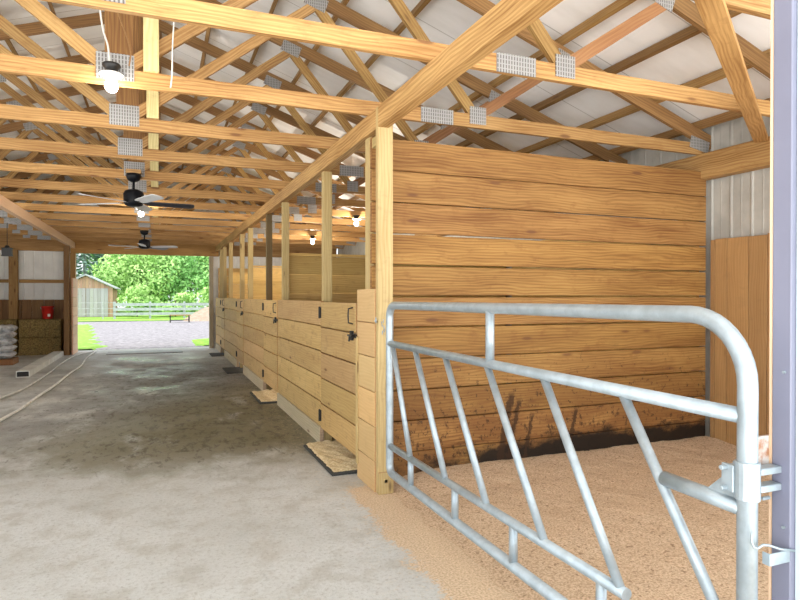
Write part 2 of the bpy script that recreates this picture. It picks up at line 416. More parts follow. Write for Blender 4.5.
# wooden wainscots on the walls
b = MB(); y = 1.32
while y < 4.5:
    w = R.choice((.14, .19, .235, .235)); w = min(w, 4.53 - y)
    b.box((XR - .055, y + .003, .0), (XR - .015, y + w - .003, 2.11 + R.uniform(-.01, .01))); y += w
tag(b.build('wainscot', 'wains', bevel=.003), 'vertical board lining on the outer wall of the nearest stall', 'wall lining', kind='structure')
b = MB(); z = 0.0
while z < 2.3:
    b.box((1.66, YE - .02, z + .003), (XR - .06, YE + .02, z + .232)); z += .236
tag(b.build('wall_far_boards', 'part2'), 'horizontal board lining of the end wall in the last stall', 'wall lining', kind='structure')
for y0, y1 in ((4.66, 8.3), (8.46, 12.0), (12.16, 15.6), (15.76, YE - .04)):
    b = MB(); z = 0.0
    while z < 2.2:
        b.box((XR - .055, y0 + .04, z + .003), (XR - .015, y1 - .04, z + .232)); z += .236
    tag(b.build('wall_right_boards', 'part2'), 'board lining of the outer wall inside a rear stall', 'wall lining', 'wall linings inside the rear stalls', kind='structure')
b = MB(); x = XL + .02
while x < -2.3:
    w = R.choice((.19, .235, .28)); w = min(w, -2.24 - x)
    b.box((x + .004, YE + .01, 0), (x + w - .004, YE + .05, 1.43)); x += w
tag(b.build('wall_far_wainscot', 'old'), 'brown vertical board wainscot on the far end wall', 'wall lining', kind='structure')
# ceiling: two roof slopes
for s, nm in ((1, 'ceiling_right'), (-1, 'ceiling_left')):
    b = MB()
    xe = XC + s * 6.0; nseg = 1
    for off, fl_ in ((.175, 1), (.195, -1)):
        pts = [(XC, -.9, zroof(XC, off)), (XC, YE + .2, zroof(XC, off)), (xe, YE + .2, zroof(xe, off)), (xe, -.9, zroof(xe, off))]  # unseen front overhang, extended to cut daylight on the column
        if s * fl_ < 0: pts = pts[::-1]
        b.quad(pts, [(0, 0)] * 4, (1, 1, 1))
    tag(b.build(nm, 'roof'), 'pale sheet roof slope over the %s side of the barn' % ('stall' if s > 0 else 'open'), 'ceiling', kind='structure')

# ------------------------------------------------------------------ beams and posts of the frame
def mono(name, mat, lo, hi, label, cat, group=None, along=None, bevel=.003, tint=None, kind='thing'):
    o = MB().box(lo, hi, along=along, tint=tint).build(name, mat, bevel=bevel); return tag(o, label, cat, group, kind)
mono('support_beam', 'beam', (XF + .002, 1.0, 2.83), (XF + .09, YE - .02, ZB), 'long timber beam running along the top of the stall fronts', 'beam', tint=(1.08, 1, 1))
mono('support_beam', 'pink', (-2.18, 9.95, 2.83), (-2.09, YE - .02, ZB), 'pale timber beam along the open side, from its splice to the far doorway', 'beam', tint=(1.05, 1, 1))
mono('support_beam', 'pink', (-2.20, 1.0, 2.80), (-2.11, 9.93, ZB), 'pale timber beam along the open side, cut off by the left edge', 'beam', tint=(1.0, 1, 1))
mono('header_beam', 'truss', (XR - .14, .95, 2.73), (XR - .02, 12.0, ZB), 'timber header on top of the outer wall above the nearest stall', 'beam', tint=(1.02, 1, 1))
mono('door_header', 'truss', (-2.2, YE - .02, 2.70), (XF + .1, YE + .09, 3.13), 'timber header across the top of the far doorway', 'beam', tint=(1, .95, .85))
mono('stall_header', 'truss', (XF + .12, YE - .02, 2.72), (XR - .05, YE + .08, 3.13), 'timber header above the end wall of the last stall', 'beam')
mono('wall_header', 'truss', (XL + .05, YE - .02, 2.74), (-2.22, YE + .08, 3.13), 'timber header above the white metal of the far end wall', 'beam')

# near post of the gate and stall
t = thing('gate_post', 'pale yellow timber post that the gate latches against', 'post', (XF + .06, 4.37, 0))
MB().box((XF, 4.345, 0.0), (XF + .125, 4.40, 2.99), tint=(.93, .99, 1.0)).build('post_board', 'post', t, bevel=.004)
MB().box((XF - .002, 4.325, .0), (XF + .12, 4.344, .17), along=2, tint=(.95, 1, 1)).build('foot_block', 'post', t, bevel=.003)
MB().lathe([(.014, 0), (.014, .008), (.006, .012)], (XF + .06, 4.325, .10), 10, 'Y').build('bolt', 'galv', t)
mono('stall_stud', 'post', (XS + .001, 4.63, 0), (XS + .041, 4.745, 2.83), 'thin pale stud standing behind the gate post, beside the tall partition', 'post', tint=(1.06, 1, 1))
mono('blocking', 'post', (XF + .032, 4.41, 2.72), (XF + .07, 4.62, 2.80), 'short pale block between the gate post and the thin stud', 'block', along=1)

# uprights between the half walls and the beam
UP = [6.09, 8.30, 9.62, 11.70, 12.92, 15.05, 16.5, 17.4]
for i, y in enumerate(UP):
    dk = i == 2
    mono('stall_post', 'post', (XS + .001, y, 0), (XS + .091, y + .09, 2.83),
         ('dark worn' if dk else 'pale') + ' square post from stall front to beam, %s beyond the gate post' % ORD[i], 'post', 'posts along the stall fronts',
         tint=(1.0 - .03 * i, 1, .97) if not dk else (.20, .95, .95))

# ------------------------------------------------------------------ stall fronts
ZT = 1.485; BH = .262
def half_wall(y0, y1, label, rows=5, zt=ZT, x=XS, skirt=True, mat='front'):
    t = thing('stall_half_wall', label, 'stall wall', (x, (y0 + y1) / 2, 0), 'half walls of the stall row')
    b = MB()
    for k in range(rows):
        dz = R.uniform(-.003, .003)
        b.box((x - .04, y0 + .004, zt - BH * (k + 1) + .007 + dz), (x - .002, y1 - .004, zt - BH * k - .006 + dz))
    b.build('plank_panel', mat, t, bevel=.003)
    if skirt: MB().box((x - .052, y0 + .006, .0), (x - .003, y1 - .006, zt - BH * rows - .002), along=1).build('skirt_board', 'skirt', t, bevel=.003)
    return t
def stall_door(y0, y1, label):
    t = thing('stall_door', label, 'stall door', (XS, (y0 + y1) / 2, 0), 'stall doors')
    b = MB()
    for k in range(5):
        b.box((XS - .045, y0 + .014, ZT - .012 - BH * (k + 1) + .007), (XS - .007, y1 - .014, ZT - .012 - BH * k - .006))
    b.build('plank_body', 'front', t, bevel=.003)
    for z in (1.36, .30):
        h = MB(); h.box((XS - .056, y1 - .035, z - .055), (XS - .046, y1 + .03, z + .055)); h.tube([(XS - .058, y1, z - .06), (XS - .058, y1, z + .06)], .009, 8)
        h.build('hinge', 'black', t)
    MB().tube([(XS - .045, y0 + .09, 1.29), (XS - .085, y0 + .09, 1.30), (XS - .088, y0 + .09, 1.36), (XS - .085, y0 + .09, 1.42), (XS - .045, y0 + .09, 1.43)], .007, 8).build('door_handle', 'black', t)
    h = MB(); h.box((XS - .058, y0 - .03, 1.175), (XS - .046, y0 + .13, 1.205)); h.box((XS - .066, y0 + .06, 1.15), (XS - .046, y0 + .12, 1.23)); h.tube([(XS - .075, y0 + .02, 1.19), (XS - .075, y0 + .14, 1.19)], .009, 8)
    h.tube([(XS - .075, y0 + .09, 1.19), (XS - .08, y0 + .09, 1.14)], .008, 8)
    h.build('slide_latch', 'black', t)
    return t
# narrow tall panel next to the gate post
t = thing('stall_end_panel', 'narrow plank panel between the gate post and the nearest stall door', 'stall wall', (XS, 4.6, 0))
b = MB(); zz = 1.585
for k in range(6):
    hgt = .27; z1 = zz - hgt * k; z0 = max(z1 - hgt + .006, .0)
    b.box((XS - .04, 4.402, z0), (XS - .002, 4.838, z1), along=1)
b.build('plank_panel', 'panel', t, bevel=.003)
MB().box((XS - .052, 4.80, .12), (XS - .041, 4.845, 1.19), tint=(1.15, 1, 1)).build('door_stop', 'post', t, bevel=.002)
doors = [(4.85, 6.05), (8.47, 9.66), (12.12, 13.15), (15.72, 16.6)]
walls = [(6.06, 8.46), (9.67, 12.11), (13.16, 15.71), (16.61, 18.25)]
LD = ['nearest plank stall door, next to the narrow panel by the gate', 'second plank stall door from the gate', 'third plank stall door from the gate', 'farthest plank stall door, close to the big doorway']
LW = ['long plank half wall just beyond the nearest stall door', 'plank half wall between the second and third stall doors', 'plank half wall between the third and farthest stall doors', 'last plank half wall ending at the big doorway']
for (a, c), l in zip(doors, LD): stall_door(a, c, l)
for (a, c), l in zip(walls, LW): half_wall(a, c, l)

def planks(y, x0, x1, z0, z1, h, mat, name, label, th=.042, gaps=None):
    b = MB(); z = z0; k = 0
    while z < z1 - .03:
        g = .004 if not gaps else gaps[k % len(gaps)]
        b.box((x0, y, z + g / 2), (x1, y + th, min(z + h, z1) - g / 2), along=0); z += h; k += 1
    o = b.build(name, mat, bevel=.004)
    return tag(o, label, 'partition', kind='thing')
planks(4.575, 1.60, XR - .06, -.02 + .0, 2.815, .2577, 'part', 'stall_partition', 'tall honey brown plank partition at the back of the nearest stall', gaps=(.004, .006, .012, .008, .008, .018, .018, .016, .014, .006, .005))
for i, (y, l) in enumerate(((8.34, 'second plank partition back, seen over the long half wall'), (12.03, 'third plank partition back along the stall row'), (15.63, 'fourth plank partition back, near the end of the barn'))):
    planks(y + .1, XF + .1, XR - .06, 0, 2.14, .262, 'part2', 'stall_partition', l, gaps=(.005,))

# door mats with shavings
def hsh(x, y): return (math.sin(x * 7.3 + y * 3.1) + math.sin(x * 3.7 - y * 8.9 + 1.3) + math.sin(x * 13.1 + y * 11.7)) / 3
def mat_pad(x0, x1, y0, y1, label, sh=True):
    t = thing('rubber_mat', label, 'mat', ((x0 + x1) / 2, (y0 + y1) / 2, 0), 'rubber mats in the stall doorways')
    MB().box((x0, y0, .0), (x1, y1, .024)).build('mat_body', 'rubber', t, bevel=.008)
    if sh:
        o = grid(x0 + .004, x1, y0 + .004, y1 - .004, 26, 50, lambda x, y: .023 + (.018 + .06 * (x - x0)) * (0.55 + .45 * hsh(x * 5, y * 3)) * min(1, (x - x0) / .05, (y - y0) / .07) - .012 * (1 + hsh(x * 9, y * 6)) * (min(x - x0, y - y0) < .03)).build('loose_shavings', 'shavings', t, smooth=True)
        o['kind'] = 'stuff'
mat_pad(1.36, 1.78, 4.92, 6.0, 'dark rubber mat strewn with shavings under the nearest stall door')
mat_pad(1.33, 1.80, 8.6, 9.6, 'dark rubber mat with shavings under the second stall door')
mat_pad(1.25, 1.80, 12.2, 13.1, 'dark rubber mat under the third stall door', False)
mat_pad(1.25, 1.80, 15.8, 16.6, 'dark rubber mat under the farthest stall door', False)

# bedding in the near stall
def fbed(x, y):
    e = 1.47 + .03 * hsh(x * .3, y * 1.7) + (.0 if y < 4.25 else .0)
    k = (x - e) / .75; k = max(-.15, min(1, k)); k = k * k * (3 - 2 * k) if k > 0 else k
    return -.012 + .062 * k + (.006 * hsh(x, y) + .004 * hsh(x * 3.1, y * 3.3)) * max(0, k) - (.05 if k < 0 else 0) + .03 * max(0, min(1, (y - 4.1) / .4)) * max(0, k)
def fbed_end(x, y):
    return fbed(x, y)
bd = grid(1.40, XR - .06, 1.0, 4.57, 220, 130, fbed).build('shavings_bedding', 'bedding', smooth=True)
tag(bd, 'tan wood shavings bedding spread over the floor of the nearest stall', 'bedding', kind='stuff')
# heap of wet dark litter, also standing in for the partition's dark gap
o = grid(2.3, 5.0, 4.25, 4.57, 80, 14, lambda x, y: .035 + .04 * max(0, 1 - ((x - 3.7) / 1.35) ** 2) * max(0, (y - 4.27) / .3) ** 1.2 + .012 * hsh(x * 4, y * 4) - .04 * max(0, ((x - 3.7) / 1.3) ** 4) - .02 * (y < 4.28)).build('soiled_litter', m_grain('dark_litter', (.035, .024, .015), (.010, .007, .005), (.12, .08, .05), 50), smooth=True)
tag(o, 'dark soiled litter heaped along the foot of the tall partition', 'litter', kind='stuff')

# ------------------------------------------------------------------ gate
t = thing('tube_gate', 'galvanised tube gate with slanted bars closing the nearest stall', 'gate', (XF, 1.223, .0))
gx = XF
def arc(c, r, a0, a1, n=8): return [(gx, c[0] + r * math.cos(math.radians(a0 + (a1 - a0) * i / n)), c[1] + r * math.sin(math.radians(a0 + (a1 - a0) * i / n))) for i in range(n + 1)]
path = [(gx, 1.223, .10)] + [(gx, 1.223, 1.25)] + arc((1.223 + .2, 1.272), .2, 180, 90, 10) + [(gx, 2.6, 1.468)] + arc((4.095 - .09, 1.372), .09, 90, 0, 8) + arc((4.095 - .06, .30), .06, 0, -90, 6) + [(gx, 1.24, .24)]
MB().tube(path, [.0275] * len(path), 16).build('outer_frame', 'galv', t, smooth=True)
MB().tube([(gx, 4.09, 1.183), (gx, 1.235, 1.183)], .024, 14).build('rail', 'galv', t, smooth=True)
MB().tube([(gx, 4.09, .435), (gx, 1.70, .448)], .023, 14).build('rail', 'galv', t, smooth=True)
MB().tube([(gx, 1.53, .92), (gx, 1.235, .915)], .024, 14).build('brace_tube', 'galv', t, smooth=True)
MB().tube([(gx, 2.666, 1.183), (gx, 2.666, 1.468)], .023, 14).build('upright', 'galv', t, smooth=True)
for y in (3.70, 3.054, 2.447, 1.834): MB().tube([(gx, y, .24), (gx, y, .445)], .021, 12).build('upright', 'galv', t, smooth=True)
for a, c in (((4.035, 1.18), (3.70, .43)), ((3.63, 1.18), (3.17, .44)), ((3.185, 1.18), (2.69, .44)), ((2.70, 1.18), (2.19, .44)), ((2.21, 1.18), (1.72, .44)), ((1.725, 1.18), (1.235, .45))):
    MB().tube([(gx, a[0], a[1]), (gx, c[0], c[1])], .0185, 12).build('slanted_bar', 'galv', t, smooth=True)
b = MB(); b.v += [(gx + dx, y, z) for dx in (-.004, .004) for y, z in ((1.25, .93), (1.25, 1.04), (1.36, .935))]
for f in ((0, 1, 2), (5, 4, 3), (0, 3, 4, 1), (1, 4, 5, 2), (2, 5, 3, 0)): b.f.append(f); b.uv.append([(0, 0)] * len(f)); b.t.append((1, 1, 1))
b.build('gusset_plate', 'galv', t)
b = MB(); b.tube([(gx, 1.223, .945), (gx, 1.223, 1.055)], .034, 18); b.box((gx - .03, 1.245, .96), (gx - .018, 1.285, 1.04)); b.box((gx + .016, 1.245, .96), (gx + .026, 1.285, 1.04)); b.tube([(gx - .05, 1.27, 1.03), (gx + .045, 1.27, 1.03)], .008, 8); b.tube([(gx - .05, 1.27, .97), (gx + .045, 1.27, .97)], .008, 8)
b.build('hinge_clamp', 'galv', t, bevel=.002)
# chain at the latch end
b = MB()
for k in range(9):
    z = 1.345 - .011 * k + .0; y = 4.13 + .03 * math.sin(k * .9); x = gx - .036 - .004 * (k % 2); a = k * 1.3
    pts = [(x + .003 * math.cos(q), y + (.013 if k % 2 else .006) * math.cos(q), z + (.009 if k % 2 else .013) * math.sin(q)) for q in [2 * PI * i / 10 for i in range(10)]]
    b.tube(pts, .0028, 6, closed=True)
b.build('latch_chain', 'galv', t, smooth=True)
b = MB(); b.tube([(XF - .004, 4.36, 1.33 + .0), (XF - .03, 4.33, 1.34)], .006, 8); b.tube([(XF - .03 + .02 * math.cos(q) * .3, 4.31 + .022 * math.cos(q), 1.345 + .022 * math.sin(q)) for q in [2 * PI * i / 12 for i in range(12)]], .004, 6, closed=True)
o = b.build('eye_bolt', 'galv', smooth=True); tag(o, 'small ring bolt in the gate post beside the gate chain', 'bolt')

# door jamb column at the right edge
t = thing('door_jamb_column', 'lavender metal wrapped jamb column that the gate hinges on', 'column', (1.76, 1.2, 0))
b = MB(); b.box((1.682, 1.174, 0), (1.86, 1.232, 3.3), tint=(1, 1, 1)); b.build('metal_wrap', 'trim_metal', t, bevel=.003)
MB().box((1.683, 1.2325, 0), (1.86, 1.241, 3.3), tint=(1.15, 1, 1)).build('wooden_edge', 'pink', t)
MB().box((1.70, 1.09, 0), (1.98, 1.172, 3.3), tint=(1, 1, 1)).build('outer_trim', plain('pale_outer_trim', (.62, .72, .75), rough=.4, vary=.03), t)
for z in (1.31, .86, .79):
    MB().tube([(1.682, 1.192, z), (1.674, 1.192, z)], .0042, 10).build('screw', 'galv', t)
b = MB(); b.box((1.60, 1.20, .965), (1.682, 1.235, .985)); b.box((1.60, 1.20, 1.015), (1.682, 1.235, 1.035)); b.tube([(1.605, 1.222, .955), (1.605, 1.222, 1.045)], .009, 8)
b.tube([(1.63, 1.222, .94), (1.66, 1.222, .94)], .006, 8)
b.build('hinge_bracket', 'galv', t, bevel=.002)
MB().box((1.63, 1.242, 1.03), (1.70, 1.252, 1.115)).build('hinge_plate', plain('rusty_plate', (.6, .58, .55), rough=.6, scale=30, col2=(.35, .16, .08)), t)
b = MB(); b.box((1.605, 1.176, .765), (1.70, 1.180, .80)); b.box((1.601, 1.176, .765), (1.605, 1.20, .80)); b.build('strap_bracket', 'galv', t, bevel=.001)
MB().tube([(1.545, 1.19, .865), (1.543, 1.188, .84), (1.548, 1.186, .825), (1.56, 1.184, .82), (1.58, 1.182, .828), (1.60, 1.18, .825), (1.64, 1.174, .81), (1.69, 1.168, .80)], .0035, 8).build('wire_hook', 'galv', t, smooth=True)

# ------------------------------------------------------------------ roof trusses
CH = .115
def zt(x): return zroof(x)
def make_truss(y):
    t = thing('roof_truss', '', 'roof truss', (XC, y, ZB), 'wooden roof trusses')
    th = .04
    # bottom chord in two pieces joined by plates
    for a, c in ((XL, 2.19), (2.192, XR)):
        MB().box((a, y - th / 2, ZB + .001), (c, y + th / 2, ZB + CH)).build('bottom_chord', 'truss', t)
    for s in (1, -1):
        x1 = XC + s * 5.9
        MB().board((XC + s * .02, y, zt(XC + s * .02)), (x1, y, zt(x1)), .13, th, (0, 0, 1)).build('top_chord', 'old', t)
        B0 = (XC + s * .06, y, ZB + CH + .01); T1 = (XC + s * 1.72, y, zt(XC + 1.72) - .075); B1 = (XC + s * 2.84, y, ZB + CH + .01); T2 = (XC + s * 3.75, y, zt(XC + 3.75) - .08)
        off = Vector((0, 0, 0))
        MB().board(B0, T1, .09, th, (0, 0, 1)).build('web_member', 'truss', t)
        MB().board(Vector(B1) - Vector((s * .03, 0, 0)), T1, .09, th, (0, 0, 1)).build('web_member', 'truss', t)
        MB().board(Vector(B1) + Vector((s * .04, 0, 0)), T2, .09, th, (0, 0, 1)).build('web_member', 'red', t)
    MB().box((XC - .065, y - th / 2, ZB + CH), (XC + .115, y + th / 2, zt(XC) - .07), along=2, tint=(.95, .93, .8)).build('king_post', 'old', t)
    MB().box((XC + .18, y - .06, ZB + CH), (XC + .28, y - .022, zt(XC) - .16), along=2, tint=(1.25, 1.12, 1.15)).build('nailed_board', 'post', t)
    yf = y - th / 2 - .003
    def plate(x, z, w, h, rot=0.0):
        c = Vector((x, yf, z)); d = Vector((math.cos(rot), 0, math.sin(rot))); e = Vector((-math.sin(rot), 0, math.cos(rot)))
        b = MB(); q = len(b.v)
        for yy in (-.002, .003):
            for i, j in ((-1, -1), (1, -1), (1, 1), (-1, 1)): b.v.append(tuple(c + d * w / 2 * i + e * h / 2 * j + Vector((0, yy, 0))))
        for f in ((0, 1, 2, 3), (7, 6, 5, 4), (0, 4, 5, 1), (1, 5, 6, 2), (2, 6, 7, 3), (3, 7, 4, 0)):
            b.f.append(f); b.uv.append([(b.v[i][0] - x, b.v[i][2] - z) for i in f]); b.t.append((1, 1, 1))
        b.build('nail_plate', 'plate', t)
    plate(XC, ZB + .125, .24, .18)
    for s in (1, -1):
        plate(XC + s * 2.46, ZB + .06, .30, .125)
        plate(XC + s * 2.85, ZB + .105, .16, .15)
        plate(XC + s * 1.72, zt(XC + 1.72) - .05, .22, .13, -s * .332)
        plate(XC + s * 3.75, zt(XC + 3.75) - .05, .16, .14, -s * .332)
        plate(XC + s * 5.45, ZB + .10, .26, .12, -s * .2)
    return t
T0 = make_truss(TY[0])
notes = {1: ', crossing the top right of the picture', 2: ', carrying the nearest bare bulb', 5: ', carrying the nearest ceiling fan', 7: ', carrying a small bulb between the two fans', 13: ', the last one before the end wall'}
T0['label'] = 'first wooden roof truss from the camera, mostly above the frame'
TR = [T0]
for k in range(1, 14):
    TR.append(copy_tree(T0, (XC, TY[k], ZB), '%s wooden roof truss from the camera%s' % (ORD[k], notes.get(k, ''))))
# flat brace under the bottom chords, running from the first truss to the wall header
o = MB().board((2.12, 1.91, 2.969), (5.16, 3.893, 2.969), .115, .038, (1, -1.5, 0), tint=(.95, .97, .95)).build('diagonal_brace', 'truss', bevel=.003)
tag(o, 'flat diagonal board under the trusses, ending at the outer wall header', 'brace', kind='thing')
# purlins
for s, side in ((1, 'stall'), (-1, 'open')):
    for k in range(10):
        x = XC + s * (5.47 - .575 * k)
        o = MB().board((x, -.85, zroof(x, .118)), (x, YE + .08, zroof(x, .118)), .085, .04, (s * .32, 0, 1)).build('roof_purlin', 'purlin')
        tag(o, '%s long roof purlin up from the eave on the %s side' % (ORD[k], side), 'purlin', 'roof purlins', 'thing')

# ------------------------------------------------------------------ lamps
def lamp(x, y, z, label, power, first=None):
    t = thing('bulb_light', label, 'light', (x, y, z), 'bare bulb lights')
    MB().lathe([(.001, .075), (.055, .075), (.06, .06), (.045, .045), (.035, .01), (.001, .01)], (x, y, z), 18).build('socket_base', 'black', t, smooth=True)
    MB().lathe([(.03, .012), (.075, .008), (.08, .0), (.072, -.004), (.03, .002)], (x, y, z), 20).build('socket_rim', 'porcelain', t, smooth=True)
    MB().lathe([(.001, -.118), (.018, -.116), (.032, -.107), (.041, -.09), (.043, -.072), (.038, -.05), (.026, -.03), (.016, -.015), (.016, .005), (.001, .005)], (x, y, z), 18).build('bulb', 'bulb', t, smooth=True)
    l = bpy.data.lights.new('bulb_glow', 'POINT'); l.energy = power; l.color = (1, .90, .76); l.shadow_soft_size = .06
    lo = bpy.data.objects.new('bulb_glow', l); COL.objects.link(lo); lo.location = (x, y, z - .19)
    return t
lamp(-.29, TY[2] - .075, 3.035, 'bare lit bulb in a black socket on the third truss above the aisle', 6)
lamp(XC + .02, TY[7] - .08, 2.93, 'small lit bulb between the two ceiling fans', 22)
lamp(3.39, TY[7] - .08, 2.94, 'lit bulb over the stalls seen beside the thin stud', 55)
lamp(3.45, TY[10] - .08, 2.90, 'farther lit bulb over the stalls seen above the second partition', 55)

def make_fan(loc, label, ph):
    x, y, z = loc
    t = thing('ceiling_fan', label, 'fan', loc, 'ceiling fans over the aisle')
    MB().lathe([(.001, .0), (.085, .0), (.088, -.03), (.07, -.075), (.03, -.10), (.001, -.10)], loc, 22).build('canopy', 'fan_dark', t, smooth=True)
    MB().tube([(x, y, z - .09), (x, y, z - .21)], .016, 12).build('downrod', 'fan_dark', t, smooth=True)
    MB().lathe([(.001, -.19), (.06, -.195), (.105, -.215), (.118, -.25), (.118, -.35), (.10, -.385), (.06, -.40), (.001, -.40)], loc, 26).build('motor_housing', 'fan_dark', t, smooth=True)
    for k in range(5):
        a = math.radians(ph + 72 * k); d = Vector((math.cos(a), math.sin(a), 0)); n = Vector((-math.sin(a), math.cos(a), 0)); c = Vector((x, y, z - .355))
        b = MB(); top, bot = [], []
        for r, w in ((.15, .05), (.22, .062), (.45, .07), (.66, .074), (.70, .062), (.715, .03)):
            for sgn in (-1, 1):
                q = c + d * r + n * (w * sgn) + Vector((0, 0, -.22 * w * sgn)); top.append(q + Vector((0, 0, .004))); bot.append(q - Vector((0, 0, .004)))
        m = len(top); b.v += [tuple(q) for q in top + bot]
        for i in range(0, m - 2, 2):
            for f in ((i, i + 2, i + 3, i + 1), (m + i + 1, m + i + 3, m + i + 2, m + i), (i, m + i, m + i + 2, i + 2), (i + 1, i + 3, m + i + 3, m + i + 1)):
                b.f.append(f)
        b.f += [(0, 1, m + 1, m), (m - 1, m - 2, 2 * m - 2, 2 * m - 1)]
        b.uv = [[(0, 0)] * 4 for _ in b.f]; b.t = [(1, 1, 1) for _ in b.f]
        o = b.build('blade', 'blade' if k != 1 else 'blade_dark', t)
        ir = MB(); ir.board(c + d * .09, c + d * .2, .035, .008, n); ir.build('blade_iron', 'fan_dark', t)
    return t
make_fan((XC - .005, TY[5] - .12, 3.035), 'dark ceiling fan with pale blades, the nearer one over the aisle', -66)
make_fan((XC + .0, TY[10] - .1, 2.95), 'dark ceiling fan with pale blades, the smaller one near the far doorway', -22)
for y, z, l in ((TY[5] - .12, 3.035, 'short block carrying the nearer ceiling fan'), (TY[10] - .1, 2.95, 'short block carrying the farther ceiling fan')):
    mono('fan_block', 'truss', (XC - .09, y - .06, z + .001), (XC + .08, y + .099 if z > 3 else y + .079, z + .05), l, 'block', along=0)

# hanging cables
def cable(name, pts, r, label, mat='cable', cat='cable'):
    P = [Vector(p) for p in pts]; out = []
    for i in range(len(P) - 1):
        p0, p1, p2, p3 = P[max(i - 1, 0)], P[i], P[i + 1], P[min(i + 2, len(P) - 1)]
        for k in range(6):
            u = k / 6
            out.append(.5 * ((2 * p1) + (-p0 + p2) * u + (2 * p0 - 5 * p1 + 4 * p2 - p3) * u * u + (-p0 + 3 * p1 - 3 * p2 + p3) * u ** 3))
    out.append(P[-1])
    return tag(MB().tube(out, r, 8).build(name, mat, smooth=True), label, cat)
yc = TY[2] - .1
cable('electrical_cable', [(-.37, yc, 3.75), (-.36, yc, 3.5), (-.34, yc, 3.33), (-.31, yc, 3.22), (-.30, yc, 3.10)], .006, 'white cable running down to the nearest bulb socket')
cable('electrical_cable', [(-.26, yc, 3.75), (-.25, yc, 3.48), (-.20, yc, 3.32), (-.17, yc, 3.2), (-.18, yc, 3.105)], .005, 'brown cable hanging in front of the centre post by the nearest bulb', 'old')
cable('electrical_cable', [(.115, yc, 3.9), (.115, yc, 3.6), (.10, yc, 3.3), (.095, yc, 3.08), (.085, yc, 2.99)], .005, 'white cable hanging beside the pale board right of the nearest bulb')

# ------------------------------------------------------------------ things on the floor
def floor_line(name, pts, r, mat, label):
    return cable(name, [(x, y, r + .002) for x, y in pts], r, label, mat, 'hose')
floor_line('water_hose', [(-2.35, 8.4), (-2.17, 10.35), (-2.03, 11.4), (-1.99, 13.5), (-2.02, 15.3), (-1.93, 17.2), (-1.62, 18.3)], .017, 'hose_dark', 'thinner pale hose on the floor, the one nearer the box beam')
floor_line('water_hose', [(-1.90, 7.4), (-1.78, 8.57), (-1.71, 9.3), (-1.68, 10.3), (-1.62, 11.6), (-1.60, 13.2), (-1.55, 14.6), (-1.62, 16.4), (-1.58, 18.4)], .02, 'hose', 'pale hose snaking along the middle of the aisle floor edge')
t = thing('box_beam', 'long pale hollow box beam lying on the floor toward the far post', 'beam', (-2.3, 15, 0))
b = MB(); x0, x1, y0, y1, h, w = -2.47, -2.25, 13.1, 17.5, .12, .012
b.box((x0, y0, 0), (x1, y1, w), tint=(1, 1, 1)); b.box((x0, y0, h - w), (x1, y1, h), tint=(1, 1, 1)); b.box((x0, y0, w), (x0 + w, y1, h - w), tint=(1, 1, 1)); b.box((x1 - w, y0, w), (x1, y1, h - w), tint=(1, 1, 1))
b.build('box_shell', 'pvc', t)
MB().box((x0 + w, y0 + .01, w), (x1 - w, y0 + .03, h - w)).build('end_shade', 'dark', t)  # dark sheet painted as the shade inside the hollow end
mono('door_sill_plate', 'slab', (-1.25, 17.25, .0), (.62, 17.95, .025), 'flat grey plate lying across the far doorway', 'plate', along=0)

# feed sacks
def sack(x, y, z, rz, label):
    L, W, H = .66, .44, .16
    b = MB(); nx, ny = 14, 10
    def S(i, j, s):
        u, v = i / nx * 2 - 1, j / ny * 2 - 1
        k = max(0, (1 - u ** 4)) ** .5 * max(0, (1 - v ** 4)) ** .5
        zz = H / 2 * (1 + s * k) + .008 * math.sin(u * 9 + v * 4 + z * 30) * k * (s > 0)
        c, q = math.cos(rz), math.sin(rz); px, py = u * W / 2, v * L / 2
        return (x + px * c - py * q, y + px * q + py * c, z + zz)
    for s in (1, -1):
        o = len(b.v)
        for j in range(ny + 1):
            for i in range(nx + 1): b.v.append(S(i, j, s))
        for j in range(ny):
            for i in range(nx):
                a = o + j * (nx + 1) + i; f = (a, a + 1, a + nx + 2, a + nx + 1)
                b.f.append(f if s > 0 else f[::-1]); b.uv.append([(0, 0)] * 4); b.t.append((1, 1, 1))
    return tag(b.build('feed_sack', 'bag', smooth=True), label, 'sack', 'stacked feed sacks')
mono('stack_base', 'old', (-3.5, 15.5, 0), (-2.98, 16.1, .13), 'dark wooden base under the stack of pale sacks', 'base', along=1)
for k in range(5):
    sack(-3.2 + R.uniform(-.03, .03), 15.8 + R.uniform(-.02, .02), .132 + k * .147, R.uniform(-.08, .08), 'pale plastic feed sack at the left edge, %s from the bottom of its stack' % ORD[k])

